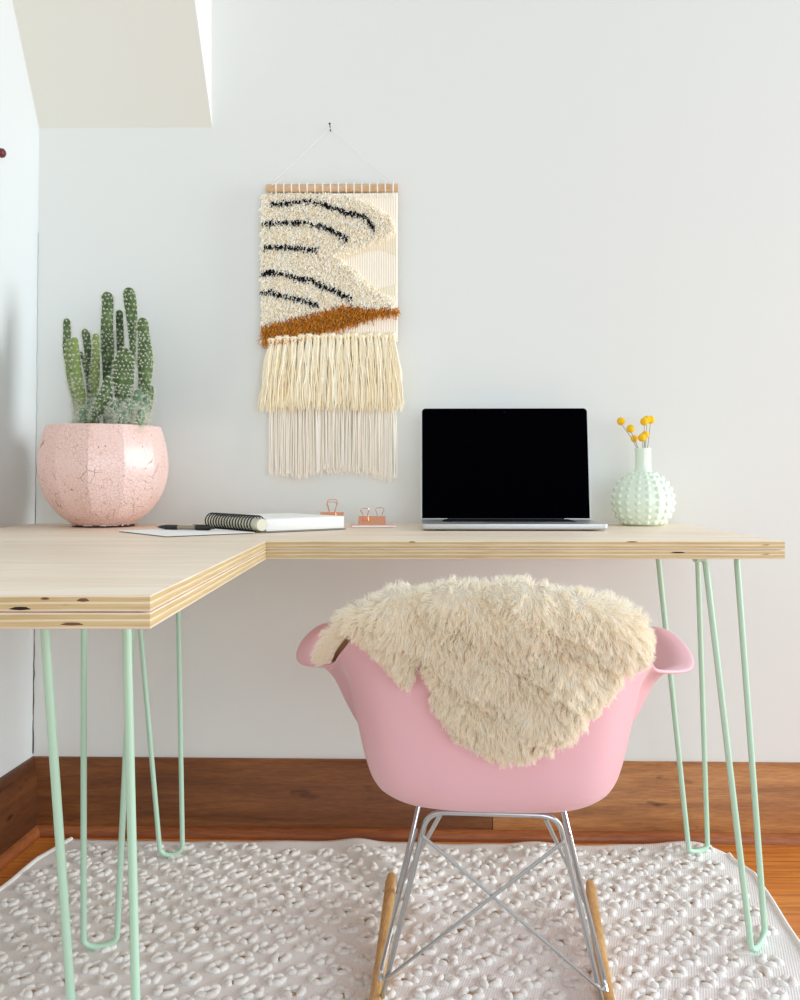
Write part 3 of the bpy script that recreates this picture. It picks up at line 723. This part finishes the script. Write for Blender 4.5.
# ------------------------------------------------------------------ woven wall hanging
HZ = wy(-.15) - .018
def hp(x, y, dz=0.0): q = px(x, y, HZ); return Vector((q.x, wy(q.x) - .016 - dz, q.z))
HO = hp(331, 187.5); hang = empty('wall_hanging', HO)
tag(hang, 'woven cream wall hanging with black stripes, rust band and long fringe on a wooden dowel', 'wall hanging')
L_ = lambda p: Vector(p) - HO
bm = bmesh.new(); tube(bm, [L_(hp(266, 187.5)), L_(hp(300, 187.7)), L_(hp(398, 188))], .0095, 20); dow = bmobj('dowel', bm, M['dowel'], hang)
bm = bmesh.new(); apex = hp(330, 128.5, 0.006)
tube(bm, [L_(hp(283, 180, .01)), L_(hp(272, 186, .0125)), L_(hp(276, 179, .008)), L_(hp(284, 172, .003)), L_(apex)], .0008, 6)
tube(bm, [L_(hp(380, 180, .01)), L_(hp(391, 186, .0125)), L_(hp(387, 179, .008)), L_(hp(380, 173, .003)), L_(apex)], .0008, 6)
bmobj('hanging_cord', bm, M['cord'], hang)
nl = hp(330, 127); bm = bmesh.new(); tube(bm, [(0, .016, -.003), (0, -.012, .004)], .0012, 8); tube(bm, [(0, -.012, .004), (0, -.0132, .0043)], .0026, 10)
o = bmobj('nail', bm, M['nail']); o.location = nl; tag(o, 'small dark nail in the wall at the peak of the hanging cord', 'nail')
for k in range(16):                                     # warp loops round the dowel
    x = 276 + k * 7.8; bm = bmesh.new(); c_ = hp(x, 187.6); pts = []
    for q in range(15):
        a = -.6 + (2 * PI - 1.9) * q / 14; pts.append(L_(c_) + Vector((0, .0108 * math.cos(a + PI / 2 + .4), .0108 * math.sin(a + PI / 2 + .4))))
    pts = [L_(hp(x, 197, -.002))] + pts + [L_(hp(x, 198, .006))]
    tube(bm, smooth_path(pts, 2), .0017, 7); bmobj('warp_loop', bm, M['cord'], dow)
# ribbed plain-weave panel
def ribbed(name, x0, x1, ytop, ybot, m, dz, pitch=2.35, parent=hang):
    n = int((x1 - x0) / pitch); Vv, Qq = [], []; nrow = 10
    for k in range(n):
        xa_ = x0 + (x1 - x0) * k / n
        for s in range(5):
            a = PI * s / 4; xx = xa_ + (1 - math.cos(a)) / 2 * (x1 - x0) / n; bul = .0022 * math.sin(a)
            yt, yb = ytop(xx), ybot(xx)
            for r in range(nrow + 1): Vv.append(L_(hp(xx, yt + (yb - yt) * r / nrow, dz + bul))[:])
        b0 = k * 5 * (nrow + 1)
        for s in range(4):
            for r in range(nrow):
                i = b0 + s * (nrow + 1) + r; Qq.append((i, i + 1, i + nrow + 2, i + nrow + 1))
    return npmesh(name, Vv, Qq, m, parent)
ribbed('woven_panel', 265, 397.5, lambda x: 193.5, lambda x: 342, M['weave'], .0)
ip = lambda pts: (lambda x: float(np.interp(x, [p[0] for p in pts], [p[1] for p in pts])))
ribbed('tan_weave', 338, 397, ip([(338, 250), (365, 244), (397, 238)]), ip([(338, 262), (366, 252), (380, 250), (397, 256)]), M['weave_tan'], .0008)
ribbed('tan_weave', 378, 396.5, ip([(378, 289), (396.5, 285)]), ip([(378, 290), (386, 294), (396.5, 296)]), M['weave_tan'], .0008)
CR = lambda l: [(240 + a / 4.21, 110 + b / 4.21) for a, b in l]
STR = [CR(s) for s in ([(135, 388), (200, 385), (280, 380), (340, 388), (400, 410), (460, 430), (520, 445), (545, 470), (562, 497)],
                       [(105, 470), (200, 468), (290, 472), (350, 488), (400, 510), (450, 538)], [(105, 572), (200, 572), (270, 578), (325, 585)],
                       [(88, 690), (130, 675), (190, 685), (240, 700), (300, 710), (350, 740), (400, 755), (470, 790)], [(95, 762), (130, 755), (170, 775), (230, 785), (290, 800), (330, 818)])]
def dseg(p, pl_):
    best = 1e9; p = np.array(p)
    for a, b in zip(pl_, pl_[1:]):
        a, b = np.array(a), np.array(b); t_ = np.clip(np.dot(p - a, b - a) / np.dot(b - a, b - a), 0, 1); best = min(best, np.linalg.norm(p - a - (b - a) * t_))
    return best
up_top = ip([(258, 193), (300, 192), (330, 193), (352, 197), (372, 204), (388, 214), (395, 222)])
up_bot = ip([(258, 262), (330, 256), (345, 251), (370, 243), (388, 236), (395, 231)])
lo_top = ip([(258, 250), (335, 254), (345, 262), (356, 270), (366, 281), (380, 292), (394, 300)])
lo_bot = ip([(258, 327), (265, 326), (300, 315), (318, 312), (342, 304), (368, 306), (394, 307)])
ru_top = ip([(262, 324), (295, 316), (318, 311), (342, 303.5), (368, 306), (398, 308)]); ru_bot = ip([(262, 343), (285, 341), (299, 338), (311, 333), (347, 325.5), (373, 316.5), (398, 313)])
pile = []; stripe = [[] for _ in STR]; rust = []
for gy in np.arange(190, 346, 1.25):
    for gx in np.arange(262, 399, 1.25):
        x, y = gx + random.uniform(-.6, .6), gy + random.uniform(-.6, .6)
        if ru_top(x) <= y <= ru_bot(x): rust.append((x, y)); continue
        if x > 395: continue
        if up_top(x) <= y <= up_bot(x) or lo_top(x) <= y <= lo_bot(x):
            hit = None
            for k, s in enumerate(STR):
                if dseg((x, y), s) < 1.25: hit = k
            if hit is None: pile.append((x, y))
            else: stripe[hit].append((x, y))
def tuftmesh(name, pts, ms, wts, length, rad, lift=.0, droop=.5):
    B = np.array([L_(hp(x, y, .001 + lift))[:] for x, y in pts]); n = len(B)
    D = np.tile([0, -1.0, -.35], (n, 1)) + rng.normal(size=(n, 3)) * .42
    V, Q, per = tufts(B, D, rng.uniform(.75, 1.25, n) * length, rng.uniform(.85, 1.15, n) * rad, 3, 4, .22, droop, .75)
    return npmesh(name, V, Q, ms, hang, np.repeat(rng.choice(len(ms), n, p=wts), per), False)
tuftmesh('cream_pile', pile, [M['y_cream'], M['y_white'], M['y_beige'], M['y_grey']], [.5, .34, .10, .06], .0115, .0014)
for s in stripe: tuftmesh('black_stripe', s, [M['y_black']], [1], .0100, .0017, .003)
tuftmesh('rust_band', rust, [M['y_rust'], M['y_brown']], [.7, .3], .014, .0011)
# tassels with larks-head knots
for k in range(17):
    x = 271.5 + k * 7.55; yk = 341 - 3.0 * min(1, max(0, (x - 272) / 40)) + (1.5 if k % 3 == 0 else 0)
    sp_ = (x - 333) / 65
    n = 32; vv = []; bm = bmesh.new()
    for q in range(n):
        x0 = x + random.uniform(-2.8, 2.8); x1 = x + sp_ * 7.5 * random.uniform(.6, 1.25) + random.uniform(-5, 5); y1 = 408 + random.uniform(-7, 4) + 2 * abs(sp_)
        z0 = random.uniform(.006, .012); z1 = random.uniform(.008, .024)
        pts = [L_(hp(x0, yk + 1, z0))]
        for t_ in (.25, .5, .75, 1): pts.append(L_(hp(x0 + (x1 - x0) * t_ ** .8 + random.uniform(-1.7, 1.7), yk + (y1 - yk) * t_, z0 + (z1 - z0) * math.sin(t_ * 2.2))))
        tube(bm, smooth_path(pts, 4), [.0012] * 14 + [.0011, .001, .0007], 5)
    ts = bmobj('tassel', bm, [M['y_fringe'], M['y_fringe2']], hang)
    for p in ts.data.polygons: p.material_index = int((p.index // 82) % 3 == 0)
    bm = bmesh.new()
    tube(bm, smooth_path([L_(hp(x - 3.4, yk - 1.5, .004)), L_(hp(x - 2, yk - 2.3, .011)), L_(hp(x + 2, yk - 2.3, .011)), L_(hp(x + 3.4, yk - 1.5, .004))], 4), .0045, 8)
    for sx in (-1.6, 1.6): tube(bm, smooth_path([L_(hp(x + sx, yk - 5, .003)), L_(hp(x + sx, yk - 2.5, .012)), L_(hp(x + sx * .9, yk + 2, .010))], 4), .0034, 8)
    bmobj('knot', bm, M['y_fringe'], ts)
# lower ivory fringe
bm = bmesh.new(); n = 0
for k in range(150):
    x = 269.5 + 125.5 * (k % 75) / 74 + random.uniform(-.8, .8); y1 = float(np.interp(x, [268, 300, 318, 340, 365, 380, 396], [474, 479, 474, 472, 474, 479, 480])) + random.uniform(-5, 2)
    x1 = x + random.uniform(-1.5, 1.5); z0 = -.003 if k < 75 else .004
    pts = [L_(hp(x, 345, z0)), L_(hp(x + random.uniform(-.7, .7), 400, z0 + .002)), L_(hp((x + x1) / 2 + random.uniform(-1, 1), 435, z0 + random.uniform(0, .004))), L_(hp(x1, y1, z0 + random.uniform(-.001, .005)))]
    tube(bm, smooth_path(pts, 4), [.0014] * 11 + [.0013, .0009], 5)
    for q in range(2):
        e = L_(hp(x1 + random.uniform(-1.8, 1.8), y1 + random.uniform(-2, 2.5), z0 + .004)); tube(bm, [L_(hp(x1, y1 - 5, z0 + .003)), e], [.0007, .0004], 4)
lf = bmobj('lower_fringe', bm, [M['y_low'], M['y_low2']], hang); lf['kind'] = 'stuff'
for p in lf.data.polygons: p.material_index = int((p.index // 60) % 4 == 0)

# ------------------------------------------------------------------ rocking armchair
CO = Vector((.1475, 1.50, 0)); CR_ = -math.atan(.088); RB = .0175
chair = empty('rocking_chair', CO, CR_)
tag(chair, 'pink moulded shell rocking armchair on a wire base with wooden rockers, seen from behind', 'chair')
RIM = [(0, 0, -.290, .688), (20, .100, -.284, .682), (38, .178, -.250, .650), (52, .218, -.185, .605), (64, .246, -.110, .574), (77, .308, -.035, .562), (94, .324, .085, .580), (107, .302, .170, .592), (118, .274, .215, .570), (128, .243, .245, .515), (145, .19, .268, .435), (162, .10, .275, .398), (180, 0, .277, .392)]
ra = np.array(RIM)
def cub(xq, xs, ys):
    xs = np.asarray(xs, float); ys = np.asarray(ys, float); k = np.clip(np.searchsorted(xs, xq) - 1, 0, len(xs) - 2)
    mm = np.gradient(ys, xs); h_ = xs[k + 1] - xs[k]; t_ = (xq - xs[k]) / h_
    return (2 * t_ ** 3 - 3 * t_ ** 2 + 1) * ys[k] + (t_ ** 3 - 2 * t_ ** 2 + t_) * h_ * mm[k] + (-2 * t_ ** 3 + 3 * t_ ** 2) * ys[k + 1] + (t_ ** 3 - t_ ** 2) * h_ * mm[k + 1]
PS = [0, .14, .28, .40, .50, .60, .72, .85, .93, 1]
PB = ([0, .34, .60, .74, .81, .855, .90, .945, .972, 1], [0, .004, .03, .10, .20, .34, .56, .80, .91, 1])       # back
PA = ([0, .26, .41, .50, .57, .64, .725, .825, .912, 1], [0, .008, .04, .11, .21, .36, .60, .90, 1.0, .985])          # arm: upright flank, then a flat lip
PF = ([0, .22, .42, .60, .70, .80, .88, .94, .975, 1], [0, .0, .01, .05, .12, .25, .45, .68, .85, 1])                # front
def wts(t_):
    a = np.interp(t_, [0, 50, 74, 112, 140, 180], [0, 0, 1, 1, 0, 0]); f_ = np.interp(t_, [112, 145, 180], [0, 1, 1]); return max(0, 1 - a - f_), a, f_
def shell(th, s):                                       # th in degrees, signed
    t_ = abs(th); sg = 1 if th >= 0 else -1
    X, Y, Zz = cub(t_, ra[:, 0], ra[:, 1]), cub(t_, ra[:, 0], ra[:, 2]), cub(t_, ra[:, 0], ra[:, 3])
    w = wts(t_); hh = sum(wi * cub(s, PS, P[0]) for wi, P in zip(w, (PB, PA, PF))); vv = sum(wi * cub(s, PS, P[1]) for wi, P in zip(w, (PB, PA, PF)))
    return Vector((sg * X * hh, Y * hh, .3725 + (Zz - .3725) * vv))
def shelln(th, s):
    e = .01; a = shell(th + 1.0, s) - shell(th - 1.0, s); b = shell(th, min(1, s + e)) - shell(th, max(0, s - e)); n_ = a.cross(b)
    if n_.length < 1e-9: return Vector((0, 0, -1))
    n_.normalize(); c_ = shell(th, s) - Vector((0, 0, .75))
    return n_ if n_.dot(c_) > 0 else -n_
NT_, NS = 144, 40; V = [shell(0, 0)]; Fc = []
for j in range(1, NS + 1):
    for i in range(NT_): V.append(shell(-180 + 360 * i / NT_, j / NS))
for i in range(NT_): Fc.append((0, 1 + i, 1 + (i + 1) % NT_))
for j in range(NS - 1):
    for i in range(NT_):
        a = 1 + j * NT_; Fc.append((a + i, a + NT_ + i, a + NT_ + (i + 1) % NT_, a + (i + 1) % NT_))
bm = bmesh.new(); vv = [bm.verts.new(v) for v in V]
for f in Fc: bm.faces.new([vv[i] for i in f])
sh = bmobj('shell', bm, M['pink'], chair)
sd = sh.modifiers.new('thickness', 'SOLIDIFY'); sd.thickness = .006; sd.offset = 0; 
sb = sh.modifiers.new('round', 'SUBSURF'); sb.levels = 1; sb.render_levels = 1
# wire base
bm = bmesh.new(); FT, FB = Vector((.104, .175, .366)), Vector((.178, .285, .052)); RT, RBm = Vector((.094, -.155, .3705)), Vector((.172, -.045, .036))
mx = lambda v: Vector((-v.x, v.y, v.z))
tube(bm, fillet([mx(RBm), mx(RT), RT, RBm], .028, 8), .0042, 10); bmobj('rear_frame', bm, M['steel'], chair)
bm = bmesh.new(); tube(bm, fillet([mx(FB), mx(FT), FT, FB], .028, 8), .0042, 10); bmobj('front_frame', bm, M['steel'], chair)
for sg in (-1, 1):
    m_ = (lambda v: v) if sg > 0 else mx
    bm = bmesh.new(); a = Vector((.076, -.152, .365)); tube(bm, [m_(a), m_(FB + Vector((-.004, -.006, .012)))], .0034, 8); bmobj('side_strut', bm, M['steel'], chair)
    bm = bmesh.new(); tube(bm, [m_(FT + Vector((.006, 0, -.012))), m_(RBm + Vector((.006, .008, .02)))], .0034, 8); bmobj('side_strut', bm, M['steel'], chair)
    # diagonal brace: from one upper corner down to the opposite foot, looping back up beside the leg
    lo_ = RT.lerp(RBm, .88); hi_ = RT.lerp(RBm, .11); t0 = mx(hi_) + Vector((.0, -.007 if sg > 0 else -.012, 0)); t1 = lo_ + Vector((.0, -.006, 0)); t2 = lo_ + Vector((.012, .006, .006)); t3 = RT.lerp(RBm, .10) + Vector((.010, .008, 0))
    bm = bmesh.new(); tube(bm, [m_(q) for q in fillet([t0, t1 + Vector((.006, 0, -.005)), t2, t3], .012, 6)], .0026, 8); bmobj('cross_brace', bm, M['steel'], chair)
    bm = bmesh.new(); pts = []; 
    prof = []
    NR = 26
    for k in range(NR + 1):
        y = -.42 + .765 * k / NR; zc = .0255 + .030 * ((y + .06) / .40) ** 2; xx = .1825 + .0135 * ((y + .05) / .4)
        w_ = .0105 * (1 if 0 < k < NR else .75); h_ = .0145 if 0 < k < NR else .011
        prof.append([Vector((sg * xx + w_ * math.copysign(abs(math.cos(a)) ** .6, math.cos(a)), y, zc + h_ * math.copysign(abs(math.sin(a)) ** .6, math.sin(a)))) for a in (2 * PI * q / 16 for q in range(16))])
    rg = [[bm.verts.new(v) for v in r] for r in prof]
    for A, B in zip(rg, rg[1:]):
        for q in range(16): bm.faces.new((A[q], A[(q + 1) % 16], B[(q + 1) % 16], B[q]))
    bm.faces.new(rg[0]); bm.faces.new(rg[-1]); bmobj('rocker', bm, M['rocker'], chair)
for x, y in ((.085, .165), (-.085, .165)):
    bm = bmesh.new(); lathe(bm, [(.0001, .364), (.007, .364), (.008, .366), (.008, .374), (.007, .379), (.0001, .380)], 16)
    bmesh.ops.translate(bm, vec=(x, y, 0), verts=bm.verts); bmobj('shock_mount', bm, M['rubber'], chair)

# ------------------------------------------------------------------ sheepskin over the chair back
sheep = empty('sheepskin', CO, CR_)
tag(sheep, 'fluffy cream sheepskin draped over the back of the pink chair', 'sheepskin')
hang_l = ip([(-80, .0), (-60, .0), (-50, .004), (-42, .018), (-33, .055), (-27, .098), (-23, .112), (-21, .08), (-19, .08), (-17, .125), (-10, .155), (0, .17), (8, .17), (18, .16), (27, .135), (32, .11), (39, .068), (47, .012), (56, .002), (74, .0)])
def skin(th, v):
    """v<0 inside the shell, v>0 outside, in metres from the rim"""
    t_ = max(-88, min(88, th)); rim = shell(t_, 1.0)
    gap = .010
    if v > 0:
        vv = max(0.0, v - .03); s = 1 - vv / .36
        s = max(.40, s); n_ = shelln(t_, min(s, .97)); k = min(1, v / .03)
        p_ = shell(t_, s) + n_ * gap * k + Vector((0, 0, .014 * (1 - k)))
        return p_
    vv = -v; s = max(.3, 1 - max(0, vv - .03) / .36); n_ = shelln(t_, min(s, .97)); k = min(1, vv / .03)
    return shell(t_, s) - n_ * gap * k + Vector((0, 0, .014 * (1 - k)))
THL, THR = -67, 47; NI, NJ = 80, 46
G = np.zeros((NI + 1, NJ + 1, 3))
for i in range(NI + 1):
    th = THL + (THR - THL) * i / NI; o_ = max(.012, hang_l(th)) ; inn = .20 * max(.22, 1 - (abs(th) / 70) ** 4)
    for j in range(NJ + 1):
        v = -inn + (o_ + inn) * j / NJ
        G[i, j] = skin(th, v)[:]
# light smoothing so the hide bridges the hollows
for _ in range(6):
    H = G.copy(); H[1:-1, 1:-1] = (G[:-2, 1:-1] + G[2:, 1:-1] + G[1:-1, :-2] + G[1:-1, 2:] + 2 * G[1:-1, 1:-1]) / 6; G = H
V = G.reshape(-1, 3); Q = [(i * (NJ + 1) + j, (i + 1) * (NJ + 1) + j, (i + 1) * (NJ + 1) + j + 1, i * (NJ + 1) + j + 1) for i in range(NI) for j in range(NJ)]
npmesh('hide', V, Q, M['hide'], sheep)
du = np.gradient(G, axis=0); dv = np.gradient(G, axis=1); GN = norm(np.cross(du, dv))
cen = np.array([0, -.05, .50]); flip = np.sum(GN * (G - cen), -1) < 0
ref = G - np.array([0, -.02, .44]); jj = np.arange(NJ + 1)
GN[GN[:, -3, 1] > 0] *= -1
# outward: on the outside face the normal points away from the chair axis
outm = G[NI // 2, -5] - np.array([0, 0, G[NI // 2, -5, 2]])
if np.dot(GN[NI // 2, -5], outm) < 0: GN = -GN
# thick puffed fleece: the hide swollen outwards with soft lumps
from mathutils import noise as mn
I_, J_ = np.meshgrid(np.arange(NI + 1), np.arange(NJ + 1), indexing='ij')
edge = np.minimum(np.minimum(I_, NI - I_) / 5.0, np.minimum(J_, NJ - J_) / 4.0).clip(0, 1)
PUFF = np.zeros((NI + 1, NJ + 1))
for i in range(NI + 1):
    for j in range(NJ + 1):
        q = Vector(G[i, j]); PUFF[i, j] = .019 + .011 * mn.noise(q * 17 + Vector((5, 2, 7))) + .006 * mn.noise(q * 42) + .003 * mn.noise(q * 90 + Vector((3, 1, 2)))
        th = THL + (THR - THL) * i / NI; out_ = min(1, max(0, (j / NJ - .45) / .2))
        PUFF[i, j] -= out_ * (.012 * math.exp(-((th + 21 - 9 * (1 - j / NJ)) / 3.5) ** 2) + .008 * math.exp(-((th - 30 + 12 * (1 - j / NJ)) / 4.0) ** 2))
G2 = G + GN * (PUFF * np.sin(edge * PI / 2) + .001)[..., None]
V = np.concatenate([G2.reshape(-1, 3)]); npmesh('fleece', V, Q, M['wool2'], sheep)
# wool: fine curly tapered fibres gathered into small clumps
area_w = np.linalg.norm(np.cross(du, dv), axis=-1)[:-1, :-1].ravel(); area_w = area_w / area_w.sum()
def samp(n):
    c = rng.choice(len(area_w), n, p=area_w); i, j = c // NJ, c % NJ; a, b = rng.random(n)[:, None], rng.random(n)[:, None]
    f = lambda A: A[i, j] * (1 - a) * (1 - b) + A[i + 1, j] * a * (1 - b) + A[i, j + 1] * (1 - a) * b + A[i + 1, j + 1] * a * b
    return f(G2), norm(f(GN))
from mathutils import kdtree
def comb(q, n_, rnd):                                   # lie of the wool: outwards, a little downwards, swirling
    g = np.array([0, 0, -1.0]); t_ = g - n_ * (n_ @ g)[:, None]
    sw = np.stack([np.sin(q @ k + p) for k, p in ((np.array([70, 31, 55]), 0), (np.array([-40, 66, 61]), 2), (np.array([52, -47, 74]), 4))], 1)
    sw2 = np.stack([np.sin(q @ k + p) for k, p in ((np.array([210, 131, 255]), 1), (np.array([-240, 166, 161]), 3), (np.array([152, -247, 174]), 5))], 1)
    return norm(n_ * .8 + t_ * .42 + sw * .28 + sw2 * .26 + rng.normal(size=q.shape) * rnd)
cb, cn = samp(6500)
ctip = cb + comb(cb, cn, .16) * rng.uniform(.010, .017, len(cb))[:, None]
kd = kdtree.KDTree(len(cb))
for k, q in enumerate(cb): kd.insert(q, k)
kd.balance()
NSTR = 120000
b_, n_ = samp(NSTR)
near = np.array([kd.find(q)[1] for q in b_])
cpull = rng.uniform(.25, .75, NSTR)[:, None]
own = b_ + comb(b_, n_, .2) * rng.uniform(.009, .018, NSTR)[:, None]
tipp = own * (1 - cpull) + ctip[near] * cpull
dv_ = tipp - b_; ln = np.linalg.norm(dv_, axis=1)
V, Q, per = tufts(b_, dv_, ln, rng.uniform(.00032, .0006, NSTR), 4, 3, .12, .12, .3, 1.2)
npmesh('wool', V, Q, [M['wool'], M['wool2'], M['wool3']], sheep, np.repeat(rng.choice(3, NSTR, p=[.74, .23, .03]), per), False)['kind'] = 'stuff'
